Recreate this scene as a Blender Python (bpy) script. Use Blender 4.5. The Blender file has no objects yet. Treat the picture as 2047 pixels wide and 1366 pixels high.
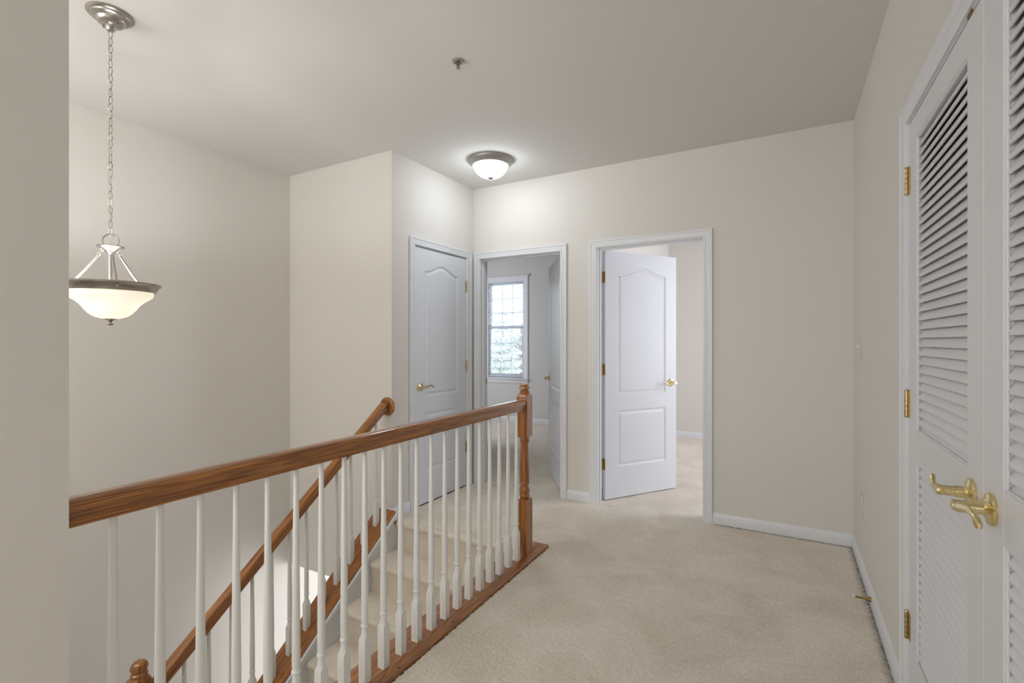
import bpy, bmesh, math, random
import numpy as np
from mathutils import Vector, Matrix

# ------------------------------------------------------------------ camera, world, big lights, exposure
SC = bpy.context.scene
COL = SC.collection
PI = math.pi
YAW = math.atan(550.5 / 978.0)
cd = bpy.data.cameras.new('camera')
cd.sensor_width = 36.0
cd.lens = 978.0 / 2047.0 * 36.0
cd.shift_y = 1.0 / 2047.0
cd.clip_start = 0.02
cam = bpy.data.objects.new('camera', cd)
cam.location = (0, 0, 1.30)
cam.rotation_euler = (PI / 2, 0, YAW)
COL.objects.link(cam)
SC.camera = cam

SC.view_settings.view_transform = 'Standard'
SC.view_settings.look = 'None'
SC.view_settings.gamma = 1.0
SC.view_settings.use_curve_mapping = False
SC.view_settings.exposure = 0.10

world = bpy.data.worlds.new('overcast_sky')
SC.world = world
world.use_nodes = True
wn = world.node_tree.nodes['Background']
wn.inputs['Color'].default_value = (0.84, 0.93, 1.0, 1)
wn.inputs['Strength'].default_value = 9.0


def area(name, loc, direction, sx, sy, power, color):
    l = bpy.data.lights.new(name, 'AREA')
    l.shape = 'RECTANGLE'
    l.size = sx
    l.size_y = sy
    l.energy = power
    l.color = color
    o = bpy.data.objects.new(name, l)
    o.location = loc
    o.rotation_euler = Vector(direction).to_track_quat('-Z', 'Z').to_euler()
    COL.objects.link(o)
    return o


# daylight from windows out of view (none modelled), plus added fill lights
area('daylight_foyer_window', (-2.55, -1.10, 1.85), (0, 1, 0), 1.9, 1.3, 31, (1.0, 0.985, 0.965))
area('fill_hall_end', (-1.0, -2.45, 1.45), (0.72, 1, 0), 0.6, 1.6, 45, (0.94, 0.955, 1.0))  # added fill behind the camera; the hall end has no window
area('fill_bedroom_left', (-5.10, 5.4, 1.55), (1, 0, -0.1), 1.6, 1.5, 25, (0.84, 0.88, 1.0))  # added fill for the left bedroom; no window in that wall
area('daylight_bedroom_right', (2.45, 5.5, 1.55), (-1, 0, -0.1), 1.8, 1.6, 62, (0.82, 0.86, 1.0))
area('daylight_lower_room', (-0.6, 4.3, -1.35), (-1, 0, 0), 1.4, 1.4, 58, (0.96, 0.96, 1.0))

# ------------------------------------------------------------------ main dimensions (metres)
H = 2.70
RX = 0.366        # right wall
BY = 3.745        # back wall of the hall
CX = -2.515       # closet wall (holds the closed door)
SY = 2.68         # wall at the head of the stair
FX = -3.66        # far left wall of the stairwell
NX = -1.33        # hall face of the near left wall
NY = 0.444        # end of the near left wall
FY = 6.95         # far wall of the bedrooms
PX = -1.43        # partition between the bedrooms
WT = 0.115
LZ = -2.304       # lower floor
RAILX = -1.385


# ------------------------------------------------------------------ materials
def srgb(r, g, b):
    f = lambda v: v / 12.92 if v <= 0.04045 else ((v + 0.055) / 1.055) ** 2.4
    return (f(r / 255), f(g / 255), f(b / 255), 1)


def mat(name, col, rough=0.5, metal=0.0, spec=0.5, bump=None, emis=None, coat=0.0):
    m = bpy.data.materials.new(name)
    m.use_nodes = True
    nt = m.node_tree
    b = nt.nodes['Principled BSDF']
    b.inputs['Base Color'].default_value = col
    b.inputs['Roughness'].default_value = rough
    b.inputs['Metallic'].default_value = metal
    b.inputs['Specular IOR Level'].default_value = spec
    b.inputs['Coat Weight'].default_value = coat
    b.inputs['Coat Roughness'].default_value = 0.12
    if emis:
        b.inputs['Emission Color'].default_value = emis[0]
        b.inputs['Emission Strength'].default_value = emis[1]
    if bump:
        scale, strength, dist = bump
        tc = nt.nodes.new('ShaderNodeTexCoord')
        n = nt.nodes.new('ShaderNodeTexNoise')
        n.inputs['Scale'].default_value = scale
        n.inputs['Detail'].default_value = 3
        bp = nt.nodes.new('ShaderNodeBump')
        bp.inputs['Strength'].default_value = strength
        bp.inputs['Distance'].default_value = dist
        nt.links.new(tc.outputs['Object'], n.inputs['Vector'])
        nt.links.new(n.outputs['Fac'], bp.inputs['Height'])
        nt.links.new(bp.outputs['Normal'], b.inputs['Normal'])
    return m


def wood(name, axis, c0, c1, c2):
    """oak: long grain along AXIS, dark pores and broad cathedral bands"""
    m = bpy.data.materials.new(name)
    m.use_nodes = True
    nt = m.node_tree
    L = nt.links.new
    b = nt.nodes['Principled BSDF']
    tc = nt.nodes.new('ShaderNodeTexCoord')

    def mapped(long_s, cross_s):
        mp = nt.nodes.new('ShaderNodeMapping')
        mp.inputs['Scale'].default_value = [long_s if i == axis else cross_s for i in range(3)]
        L(tc.outputs['Object'], mp.inputs['Vector'])
        return mp
    n1 = nt.nodes.new('ShaderNodeTexNoise')
    n1.inputs['Scale'].default_value = 1.0
    n1.inputs['Detail'].default_value = 4
    n1.inputs['Distortion'].default_value = 0.6
    L(mapped(2.2, 38).outputs['Vector'], n1.inputs['Vector'])
    n2 = nt.nodes.new('ShaderNodeTexNoise')
    n2.inputs['Scale'].default_value = 1.0
    n2.inputs['Detail'].default_value = 5
    L(mapped(7, 260).outputs['Vector'], n2.inputs['Vector'])
    r1 = nt.nodes.new('ShaderNodeValToRGB')
    r1.color_ramp.elements[0].position = 0.30
    r1.color_ramp.elements[0].color = c0
    r1.color_ramp.elements[1].position = 0.72
    r1.color_ramp.elements[1].color = c1
    L(n1.outputs['Fac'], r1.inputs['Fac'])
    r2 = nt.nodes.new('ShaderNodeValToRGB')
    r2.color_ramp.elements[0].position = 0.38
    r2.color_ramp.elements[0].color = (1, 1, 1, 1)
    r2.color_ramp.elements[1].position = 0.56
    r2.color_ramp.elements[1].color = (0, 0, 0, 1)
    L(n2.outputs['Fac'], r2.inputs['Fac'])
    mul = nt.nodes.new('ShaderNodeMath')
    mul.operation = 'MULTIPLY'
    mul.inputs[1].default_value = 0.75
    L(r2.outputs['Color'], mul.inputs[0])
    mx = nt.nodes.new('ShaderNodeMix')
    mx.data_type = 'RGBA'
    L(mul.outputs[0], mx.inputs['Factor'])
    L(r1.outputs['Color'], mx.inputs['A'])
    mx.inputs['B'].default_value = c2
    L(mx.outputs['Result'], b.inputs['Base Color'])
    b.inputs['Roughness'].default_value = 0.30
    b.inputs['Coat Weight'].default_value = 0.7
    b.inputs['Coat Roughness'].default_value = 0.08
    bp = nt.nodes.new('ShaderNodeBump')
    bp.inputs['Strength'].default_value = 0.12
    bp.inputs['Distance'].default_value = 0.0006
    L(n2.outputs['Fac'], bp.inputs['Height'])
    L(bp.outputs['Normal'], b.inputs['Normal'])
    return m


def carpet_mat(name, c_lo, c_hi, soil=None):
    m = bpy.data.materials.new(name)
    m.use_nodes = True
    nt = m.node_tree
    L = nt.links.new
    b = nt.nodes['Principled BSDF']
    b.inputs['Roughness'].default_value = 1.0
    b.inputs['Specular IOR Level'].default_value = 0.05
    b.inputs['Sheen Weight'].default_value = 0.25
    b.inputs['Sheen Roughness'].default_value = 0.6
    tc = nt.nodes.new('ShaderNodeTexCoord')
    n = nt.nodes.new('ShaderNodeTexNoise')
    n.inputs['Scale'].default_value = 210
    n.inputs['Detail'].default_value = 3
    L(tc.outputs['Object'], n.inputs['Vector'])
    g = nt.nodes.new('ShaderNodeTexNoise')
    g.inputs['Scale'].default_value = 3.2
    g.inputs['Detail'].default_value = 4
    g.inputs['Distortion'].default_value = 0.8
    L(tc.outputs['Object'], g.inputs['Vector'])
    add = nt.nodes.new('ShaderNodeMath')
    add.operation = 'MULTIPLY_ADD'
    add.inputs[1].default_value = 0.35
    L(g.outputs['Fac'], add.inputs[0])
    sc_ = nt.nodes.new('ShaderNodeMath')
    sc_.operation = 'MULTIPLY'
    sc_.inputs[1].default_value = 0.75
    L(n.outputs['Fac'], sc_.inputs[0])
    L(sc_.outputs[0], add.inputs[2])
    r = nt.nodes.new('ShaderNodeValToRGB')
    r.color_ramp.elements[0].position = 0.36
    r.color_ramp.elements[0].color = c_lo
    r.color_ramp.elements[1].position = 0.66
    r.color_ramp.elements[1].color = c_hi
    L(add.outputs[0], r.inputs['Fac'])
    if soil:
        # grey dirt line where the pile meets the baseboards (x near soil[0], y near soil[1])
        sep = nt.nodes.new('ShaderNodeSeparateXYZ')
        L(tc.outputs['Object'], sep.inputs[0])
        k = nt.nodes.new('ShaderNodeTexNoise')
        k.inputs['Scale'].default_value = 60
        L(tc.outputs['Object'], k.inputs['Vector'])

        def near(out, c):
            mr = nt.nodes.new('ShaderNodeMapRange')
            mr.inputs['From Min'].default_value = c - 0.040
            mr.inputs['From Max'].default_value = c - 0.004
            L(sep.outputs[out], mr.inputs['Value'])
            lt = nt.nodes.new('ShaderNodeMath')
            lt.operation = 'LESS_THAN'
            lt.inputs[1].default_value = c + 0.02
            L(sep.outputs[out], lt.inputs[0])
            mu = nt.nodes.new('ShaderNodeMath')
            mu.operation = 'MULTIPLY'
            L(mr.outputs[0], mu.inputs[0])
            L(lt.outputs[0], mu.inputs[1])
            return mu
        gx = nt.nodes.new('ShaderNodeMath')
        gx.operation = 'GREATER_THAN'
        gx.inputs[1].default_value = -0.45
        L(sep.outputs['X'], gx.inputs[0])
        ny_ = nt.nodes.new('ShaderNodeMath')
        ny_.operation = 'MULTIPLY'
        L(near('Y', soil[1]).outputs[0], ny_.inputs[0])
        L(gx.outputs[0], ny_.inputs[1])
        ly = nt.nodes.new('ShaderNodeMath')
        ly.operation = 'LESS_THAN'
        ly.inputs[1].default_value = soil[1] + 0.02
        L(sep.outputs['Y'], ly.inputs[0])
        nx_ = nt.nodes.new('ShaderNodeMath')
        nx_.operation = 'MULTIPLY'
        L(near('X', soil[0]).outputs[0], nx_.inputs[0])
        L(ly.outputs[0], nx_.inputs[1])
        mxm = nt.nodes.new('ShaderNodeMath')
        mxm.operation = 'MAXIMUM'
        L(nx_.outputs[0], mxm.inputs[0])
        L(ny_.outputs[0], mxm.inputs[1])
        pw = nt.nodes.new('ShaderNodeMath')
        pw.operation = 'POWER'
        pw.inputs[1].default_value = 1.6
        L(mxm.outputs[0], pw.inputs[0])
        kk = nt.nodes.new('ShaderNodeMath')
        kk.operation = 'MULTIPLY'
        L(pw.outputs[0], kk.inputs[0])
        kr = nt.nodes.new('ShaderNodeMapRange')
        kr.inputs['From Min'].default_value = 0.3
        kr.inputs['From Max'].default_value = 0.6
        kr.inputs['To Min'].default_value = 0.35
        kr.inputs['To Max'].default_value = 0.95
        L(k.outputs['Fac'], kr.inputs['Value'])
        L(kr.outputs[0], kk.inputs[1])
        sm = nt.nodes.new('ShaderNodeMix')
        sm.data_type = 'RGBA'
        L(kk.outputs[0], sm.inputs['Factor'])
        L(r.outputs['Color'], sm.inputs['A'])
        sm.inputs['B'].default_value = srgb(84, 76, 64)
        L(sm.outputs['Result'], b.inputs['Base Color'])
    else:
        L(r.outputs['Color'], b.inputs['Base Color'])
    bp = nt.nodes.new('ShaderNodeBump')
    bp.inputs['Strength'].default_value = 0.8
    bp.inputs['Distance'].default_value = 0.004
    L(n.outputs['Fac'], bp.inputs['Height'])
    L(bp.outputs['Normal'], b.inputs['Normal'])
    return m


def foliage_mat(name, c0, c1):
    m = bpy.data.materials.new(name)
    m.use_nodes = True
    nt = m.node_tree
    b = nt.nodes['Principled BSDF']
    n = nt.nodes.new('ShaderNodeTexNoise')
    n.inputs['Scale'].default_value = 6
    r = nt.nodes.new('ShaderNodeValToRGB')
    r.color_ramp.elements[0].color = c0
    r.color_ramp.elements[1].color = c1
    nt.links.new(n.outputs['Fac'], r.inputs['Fac'])
    nt.links.new(r.outputs['Color'], b.inputs['Base Color'])
    b.inputs['Roughness'].default_value = 0.9
    return m


def glass_mat():
    m = bpy.data.materials.new('window_glass')
    m.use_nodes = True
    nt = m.node_tree
    nt.nodes.remove(nt.nodes['Principled BSDF'])
    t = nt.nodes.new('ShaderNodeBsdfTransparent')
    g = nt.nodes.new('ShaderNodeBsdfGlossy')
    g.inputs['Roughness'].default_value = 0.02
    f = nt.nodes.new('ShaderNodeFresnel')
    f.inputs['IOR'].default_value = 1.45
    mx = nt.nodes.new('ShaderNodeMixShader')
    nt.links.new(f.outputs[0], mx.inputs[0])
    nt.links.new(t.outputs[0], mx.inputs[1])
    nt.links.new(g.outputs[0], mx.inputs[2])
    nt.links.new(mx.outputs[0], nt.nodes['Material Output'].inputs['Surface'])
    return m


M = {}
M['wall'] = mat('wall_paint_cream', srgb(231, 227, 220), 0.75, spec=0.25, bump=(260, 0.06, 0.001))
M['wall_white'] = mat('wall_paint_white', srgb(238, 238, 238), 0.75, spec=0.25)
M['wall_grey'] = mat('bedroom_paint_grey', srgb(223, 222, 219), 0.75, spec=0.25)
M['ceil'] = mat('ceiling_paint', srgb(230, 227, 222), 0.85, spec=0.15, bump=(300, 0.05, 0.001))
M['trim'] = mat('white_trim_enamel', srgb(235, 237, 240), 0.34, spec=0.45)
M['door'] = mat('white_door_enamel', srgb(232, 235, 240), 0.36, spec=0.45, bump=(120, 0.03, 0.0006))
M['louver'] = mat('white_louver_enamel', srgb(232, 233, 235), 0.38, spec=0.4)
M['baluster'] = mat('white_baluster_paint', srgb(238, 238, 234), 0.33, spec=0.45)
oak = (srgb(144, 84, 28), srgb(198, 130, 56), srgb(88, 45, 12))
M['oak_y'] = wood('oak_grain_lengthwise', 1, *oak)
M['oak_z'] = wood('oak_grain_upright', 2, *oak)
M['oak_x'] = wood('oak_grain_across', 0, *oak)
M['plug'] = mat('dark_wood_plug', srgb(86, 42, 18), 0.5)
M['carpet'] = carpet_mat('beige_cut_pile_stair_carpet', srgb(206, 192, 169), srgb(246, 237, 223))
M['carpet_floor'] = carpet_mat('beige_cut_pile_floor_carpet', srgb(206, 192, 169), srgb(246, 237, 223), (RX - 0.012, BY - 0.012))
M['nickel'] = mat('brushed_nickel', srgb(178, 172, 165), 0.27, metal=1.0)
M['nickel_paint'] = mat('satin_nickel_pan', srgb(172, 168, 163), 0.42, metal=0.75)
M['brass'] = mat('polished_brass', srgb(228, 211, 160), 0.17, metal=1.0)
M['brass_hinge'] = mat('satin_brass', srgb(204, 184, 138), 0.3, metal=1.0)
M['brass_old'] = mat('antique_brass', srgb(150, 118, 66), 0.35, metal=1.0)
M['copper'] = mat('copper_link', srgb(176, 110, 76), 0.4, metal=0.8)
M['dark'] = mat('dark_slot', srgb(30, 28, 26), 0.7)
M['plate'] = mat('ivory_plastic', srgb(228, 222, 210), 0.4)
M['rubber'] = mat('white_rubber_tip', srgb(225, 225, 222), 0.6)
M['glass'] = glass_mat()
M['bowl_hot'] = mat('lit_opal_glass', srgb(250, 250, 248), 0.3, emis=((0.85, 0.92, 1.0, 1), 22.5))
def lit_glass():
    m = bpy.data.materials.new('alabaster_glass')
    m.use_nodes = True
    nt = m.node_tree
    L = nt.links.new
    nt.nodes.remove(nt.nodes['Principled BSDF'])
    col = srgb(252, 247, 236)
    t = nt.nodes.new('ShaderNodeBsdfTranslucent')
    t.inputs['Color'].default_value = (0.86, 0.83, 0.77, 1)
    d = nt.nodes.new('ShaderNodeBsdfDiffuse')
    d.inputs['Color'].default_value = col
    g = nt.nodes.new('ShaderNodeBsdfGlossy')
    g.inputs['Roughness'].default_value = 0.18
    e = nt.nodes.new('ShaderNodeEmission')
    e.name = 'glow'
    e.inputs['Color'].default_value = (1.0, 0.91, 0.78, 1)
    e.inputs['Strength'].default_value = 0.25
    m1 = nt.nodes.new('ShaderNodeMixShader')
    m1.inputs[0].default_value = 0.25
    m2 = nt.nodes.new('ShaderNodeMixShader')
    m2.inputs[0].default_value = 0.05
    ad = nt.nodes.new('ShaderNodeAddShader')
    L(d.outputs[0], m1.inputs[1])
    L(t.outputs[0], m1.inputs[2])
    L(m1.outputs[0], m2.inputs[1])
    L(g.outputs[0], m2.inputs[2])
    L(m2.outputs[0], ad.inputs[0])
    L(e.outputs[0], ad.inputs[1])
    L(ad.outputs[0], nt.nodes['Material Output'].inputs['Surface'])
    return m


M['bowl_warm'] = lit_glass()
M['bulb'] = mat('lit_bulb_glass', srgb(255, 250, 240), 0.3, emis=((0.90, 0.95, 1.0, 1), 470.0))
def slat_mat():
    m = bpy.data.materials.new('white_vinyl_slat')
    m.use_nodes = True
    nt = m.node_tree
    nt.nodes.remove(nt.nodes['Principled BSDF'])
    d = nt.nodes.new('ShaderNodeBsdfDiffuse')
    t = nt.nodes.new('ShaderNodeBsdfTranslucent')
    x = nt.nodes.new('ShaderNodeMixShader')
    d.inputs['Color'].default_value = t.inputs['Color'].default_value = srgb(240, 243, 248)
    x.inputs[0].default_value = 0.4
    nt.links.new(d.outputs[0], x.inputs[1])
    nt.links.new(t.outputs[0], x.inputs[2])
    nt.links.new(x.outputs[0], nt.nodes['Material Output'].inputs['Surface'])
    return m


M['blind'] = slat_mat()
M['vinyl'] = mat('white_window_vinyl', srgb(238, 241, 245), 0.45)
M['grass'] = foliage_mat('lawn_green', srgb(92, 110, 70), srgb(120, 136, 92))
M['conifer'] = foliage_mat('conifer_green', srgb(98, 116, 96), srgb(140, 154, 134))
M['shrub'] = foliage_mat('hedge_green', srgb(92, 110, 98), srgb(128, 146, 132))
M['bark'] = mat('bark_brown', srgb(94, 78, 62), 0.9)
M['siding'] = mat('grey_siding', srgb(176, 178, 178), 0.8)


# ------------------------------------------------------------------ mesh helpers
class MB:
    def __init__(self):
        self.bm = bmesh.new()
        self.T = Matrix.Identity(4)

    def v(self, p):
        return self.bm.verts.new(self.T @ Vector(p))

    def box(self, x0, x1, y0, y1, z0, z1, bev=0.0):
        ps = [(x0, y0, z0), (x1, y0, z0), (x1, y1, z0), (x0, y1, z0), (x0, y0, z1), (x1, y0, z1), (x1, y1, z1), (x0, y1, z1)]
        v = [self.v(p) for p in ps]
        fs = [self.bm.faces.new([v[i] for i in f]) for f in ((3, 2, 1, 0), (4, 5, 6, 7), (0, 1, 5, 4), (1, 2, 6, 5), (2, 3, 7, 6), (3, 0, 4, 7))]
        if bev:
            es = list({e for f in fs for e in f.edges})
            bmesh.ops.bevel(self.bm, geom=es, offset=bev, segments=2, affect='EDGES', profile=0.5)
        return self

    def loops(self, rings, closed=True, cap0=True, cap1=True):
        """rings: list of lists of points, bridged one to the next"""
        vr = [[self.v(p) for p in r] for r in rings]
        n = len(vr[0])
        for a, b in zip(vr[:-1], vr[1:]):
            for i in range(n if closed else n - 1):
                j = (i + 1) % n
                self.bm.faces.new((a[i], a[j], b[j], b[i]))
        if cap0:
            self.bm.faces.new(vr[0][::-1])
        if cap1:
            self.bm.faces.new(vr[-1])
        return self

    def prism(self, pts, axis, a0, a1):
        """2-D polygon pts pushed along AXIS from a0 to a1; the two coordinates are the other axes in order"""
        def P(p, a):
            q = [p[0], p[1]]
            q.insert(axis, a)
            return q
        return self.loops([[P(p, a0) for p in pts], [P(p, a1) for p in pts]])

    def lathe(self, prof, seg=32, c=(0, 0, 0), caps=True):
        """prof: (r, z) pairs about the z axis through c; closes to a point where r == 0"""
        rings = []
        for r, z in prof:
            rings.append([(c[0] + max(r, 1e-5) * math.cos(2 * PI * i / seg), c[1] + max(r, 1e-5) * math.sin(2 * PI * i / seg), c[2] + z) for i in range(seg)])
        return self.loops(rings, cap0=caps, cap1=caps)

    def tube(self, pts, rad, seg=10, flat=1.0):
        pts = [Vector(p) for p in pts]
        rads = rad if isinstance(rad, (list, tuple)) else [rad] * len(pts)
        rings = []
        up = Vector((0, 0, 1))
        prev = None
        for i, p in enumerate(pts):
            t = (pts[min(i + 1, len(pts) - 1)] - pts[max(i - 1, 0)]).normalized()
            if prev is None:
                n = t.cross(up)
                if n.length < 1e-4:
                    n = t.cross(Vector((0, 1, 0)))
            else:
                n = prev - t * prev.dot(t)
            n.normalize()
            prev = n
            b = t.cross(n)
            r = rads[i]
            rings.append([p + n * (r * flat * math.cos(2 * PI * k / seg)) + b * (r * math.sin(2 * PI * k / seg)) for k in range(seg)])
        return self.loops(rings)

    def torus(self, R, r, c=(0, 0, 0), rot=None, sx=1.0, sz=1.0, seg=20, rs=8):
        rot = rot or Matrix.Identity(3)
        vs = []
        for i in range(seg):
            a = 2 * PI * i / seg
            ring = []
            for j in range(rs):
                b = 2 * PI * j / rs
                q = Vector(((R * sx + r * math.cos(b)) * math.cos(a), r * math.sin(b), (R * sz + r * math.cos(b)) * math.sin(a)))
                ring.append(self.v(Vector(c) + rot @ q))
            vs.append(ring)
        for i in range(seg):
            for j in range(rs):
                self.bm.faces.new((vs[i][j], vs[i][(j + 1) % rs], vs[(i + 1) % seg][(j + 1) % rs], vs[(i + 1) % seg][j]))
        return self

    def build(self, name, m, parent=None, smooth=35, loc=(0, 0, 0), rot=(0, 0, 0)):
        bmesh.ops.recalc_face_normals(self.bm, faces=self.bm.faces[:])
        me = bpy.data.meshes.new(name)
        self.bm.to_mesh(me)
        self.bm.free()
        return link_mesh(name, me, m, parent, smooth, loc, rot)


def link_mesh(name, me, m, parent=None, smooth=35, loc=(0, 0, 0), rot=(0, 0, 0)):
    me.materials.append(m)
    if smooth:
        me.polygons.foreach_set('use_smooth', [True] * len(me.polygons))
        me.set_sharp_from_angle(angle=math.radians(smooth))
    o = bpy.data.objects.new(name, me)
    COL.objects.link(o)
    o.location = loc
    o.rotation_euler = rot
    if parent:
        o.parent = parent
    return o


def empty(name, loc=(0, 0, 0), rot=(0, 0, 0)):
    o = bpy.data.objects.new(name, None)
    o.empty_display_size = 0.1
    o.location = loc
    o.rotation_euler = rot
    COL.objects.link(o)
    return o


def tag(o, label=None, cat=None, group=None, kind=None):
    if label:
        o['label'] = label
    if cat:
        o['category'] = cat
    if group:
        o['group'] = group
    if kind:
        o['kind'] = kind
    return o


def struct(o, label=None, cat=None):
    return tag(o, label, cat, None, 'structure')


def dup(o, parent=None):
    c = o.copy()
    COL.objects.link(c)
    if parent:
        c.parent = parent
    for ch in [x for x in o.children]:
        dup(ch, c)
    return c


# ------------------------------------------------------------------ room shell
def wall(name, boxes, m, label=None):
    b = MB()
    for q in boxes:
        b.box(*q)
    return struct(b.build(name, m, smooth=0), label, 'wall' if label else None)


D2 = (-2.438, -1.648, 2.05)   # clear openings of the two bedroom doorways: x0, x1, head height
D3 = (-1.325, -0.528, 2.05)
JT = 0.018                    # jamb thickness


def holed_y(y0, y1, x0, x1, z0, z1, holes):
    """boxes of a wall lying along x with openings (x0, x1, head)"""
    out = []
    x = x0
    for a, b_, top in sorted(holes):
        out.append((x, a, y0, y1, z0, z1))
        out.append((a, b_, y0, y1, top, z1))
        x = b_
    out.append((x, x1, y0, y1, z0, z1))
    return out


wall('wall_back', holed_y(BY, BY + WT, -5.3, 2.6, -0.3, H,
                          [(D2[0] - JT, D2[1] + JT, D2[2] + JT), (D3[0] - JT, D3[1] + JT, D3[2] + JT)]), M['wall'])
# right wall with the double closet doorway
CY0, CY1, CZ = 0.665, 2.143, 2.05
wall('wall_right', [(RX, RX + WT, CY1 + JT, BY, -0.3, H), (RX, RX + WT, -2.6, CY0 - JT, -0.3, H), (RX, RX + WT, CY0 - JT, CY1 + JT, CZ + JT, H)], M['wall'])
C1 = (2.932, 3.632, 2.05)     # closed closet doorway in the left recess: y0, y1, head
wall('wall_closet', [(CX - WT, CX, SY, C1[0] - JT, -0.3, H), (CX - WT, CX, C1[1] + JT, BY, -0.3, H), (CX - WT, CX, C1[0] - JT, C1[1] + JT, C1[2] + JT, H)], M['wall'])
wall('wall_stair_head', [(FX, CX - WT, SY, SY + WT, -0.567, H)], M['wall'])
wall('wall_left', [(FX - WT, FX, -1.2, 5.3, LZ, H)], M['wall'])
wall('wall_near_left', [(NX - WT, NX, -2.6, NY, LZ, H)], M['wall'])
wall('wall_foyer_front', [(FX, NX - WT, -1.32, -1.2, LZ, H)], M['wall'])
wall('wall_hall_end', [(NX - WT, RX + WT, -2.72, -2.6, LZ, H)], M['wall'])
wall('wall_under_balustrade', [(-1.465, -1.34, NY, SY + WT, LZ, -0.03)], M['wall'])
# closet behind the louvred doors
wall('wall_linen_closet', [(RX + 0.75, RX + 0.85, 0.3, 2.5, -0.02, H), (RX + WT, RX + 0.75, 0.3, 0.4, -0.02, H), (RX + WT, RX + 0.75, 2.4, 2.5, -0.02, H)], M['wall'])
# bedrooms: window of the left one at X -4.40 .. -3.66
WX0, WX1, WZ0, WZ1 = -4.40, -3.675, 0.715, 2.315
wall('wall_bedroom_far', [(-5.3, WX0, FY, FY + WT, -0.1, H), (WX1, PX, FY, FY + WT, -0.1, H), (WX0, WX1, FY, FY + WT, -0.1, WZ0), (WX0, WX1, FY, FY + WT, WZ1, H)], M['wall_grey'])
wall('wall_bedroom_back', [(PX, 2.6, FY, FY + WT, -0.1, H)], M['wall'])
wall('wall_bedroom_partition', [(PX - WT, PX, BY + WT, FY, -0.1, H)], M['wall'])
wall('wall_bedroom_left', [(-5.3, -5.2, BY + WT, FY, -0.1, H)], M['wall_grey'])
wall('wall_bedroom_right', [(2.55, 2.65, BY + WT, FY, -0.1, H)], M['wall'])
# lower storey seen below the head of the stair
wall('wall_lower_far', [(FX, 0.4, 5.2, 5.3, LZ, -0.3)], M['wall_white'])
wall('wall_lower_front', [(-1.34, 0.4, SY, SY + WT, LZ, -0.3)], M['wall_white'])
wall('wall_lower_right', [(0.3, 0.4, SY, 5.2, LZ, -0.3)], M['wall_white'])
b = MB()
b.box(-5.4, 2.8, -2.8, FY + WT, H, H + 0.12)
struct(b.build('ceiling', M['ceil'], smooth=0))

# ------------------------------------------------------------------ carpet floor: a fine grid with a tufted surface
rng = np.random.default_rng(7)
BX0, BX1 = -1.487, -1.312     # wooden board under the balustrade
BEND = 2.80


def tuft_grid(x0, x1, y0, y1, step, amp, ragged=None):
    nx = max(2, int(round((x1 - x0) / step)) + 1)
    ny = max(2, int(round((y1 - y0) / step)) + 1)
    X, Y = np.meshgrid(np.linspace(x0, x1, nx), np.linspace(y0, y1, ny), indexing='ij')
    n = rng.random((nx, ny))
    s = (n + np.roll(n, 1, 0) + np.roll(n, 1, 1) + np.roll(n, (1, 1), (0, 1))) / 4
    Z = 0.010 - amp * s
    jit = step * 0.3
    Xj = X + (rng.random((nx, ny)) - 0.5) * jit
    Yj = Y + (rng.random((nx, ny)) - 0.5) * jit
    Xj[0], Xj[-1], Yj[:, 0], Yj[:, -1] = X[0], X[-1], Y[:, 0], Y[:, -1]
    if ragged == 'x0':
        Xj[0] += (rng.random(ny) - 0.5) * 0.012
        Z[0] = 0.004
    V = np.stack([Xj, Yj, Z], -1).reshape(-1, 3)
    I = np.arange(nx * ny).reshape(nx, ny)
    F = np.stack([I[:-1, :-1], I[1:, :-1], I[1:, 1:], I[:-1, 1:]], -1).reshape(-1, 4)
    return V, F


parts = [
    tuft_grid(BX1 + 0.002, RX, NY + 0.0, BEND, 0.0065, 0.0045, 'x0'),
    tuft_grid(NX, RX, -2.6, NY, 0.03, 0.004),
    tuft_grid(BX1 + 0.002, RX, BEND, BY, 0.009, 0.0055),
    tuft_grid(CX, BX0 + 0.06, SY + 0.005, BEND, 0.009, 0.005),
    tuft_grid(CX, BX1 + 0.002, BEND, BY, 0.009, 0.0055),
    tuft_grid(D2[0], D2[1], BY, BY + WT, 0.012, 0.005),
    tuft_grid(D3[0], D3[1], BY, BY + WT, 0.012, 0.005),
    tuft_grid(-5.2, PX - WT, BY + WT, FY, 0.018, 0.008),
    tuft_grid(PX, 2.55, BY + WT, FY, 0.018, 0.008),
]
Vs, Fs, off = [], [], 0
for V, F in parts:
    Vs.append(V)
    Fs.append(F + off)
    off += len(V)
V = np.concatenate(Vs)
F = np.concatenate(Fs)
me = bpy.data.meshes.new('floor')
me.from_pydata(V.tolist(), [], F.tolist())
floor = struct(link_mesh('floor', me, M['carpet_floor'], smooth=180), 'beige cut pile carpet covering the upstairs hall and bedrooms', 'carpet')
b = MB()
b.box(-1.465, RX + WT, -2.6, SY, -0.30, -0.002)
b.box(CX - WT, RX + WT, SY, BY + WT, -0.30, -0.002)
b.box(FX, CX - WT, SY + WT, BY, -0.30, -0.002)
b.box(-5.3, 2.6, BY + WT, FY + WT, -0.30, -0.002)
b.box(RX + WT, RX + 0.85, 0.3, 2.5, -0.02, -0.002)
b.box(FX, 0.4, -1.2, 5.3, LZ - 0.1, LZ)
struct(b.build('subfloor', M['wall_white'], smooth=0))

# ------------------------------------------------------------------ baseboards
BASE = [(0, 0.0), (0.012, 0.0), (0.012, 0.058), (0.0095, 0.066), (0.0075, 0.070), (0.0045, 0.080), (0, 0.083)]


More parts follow.
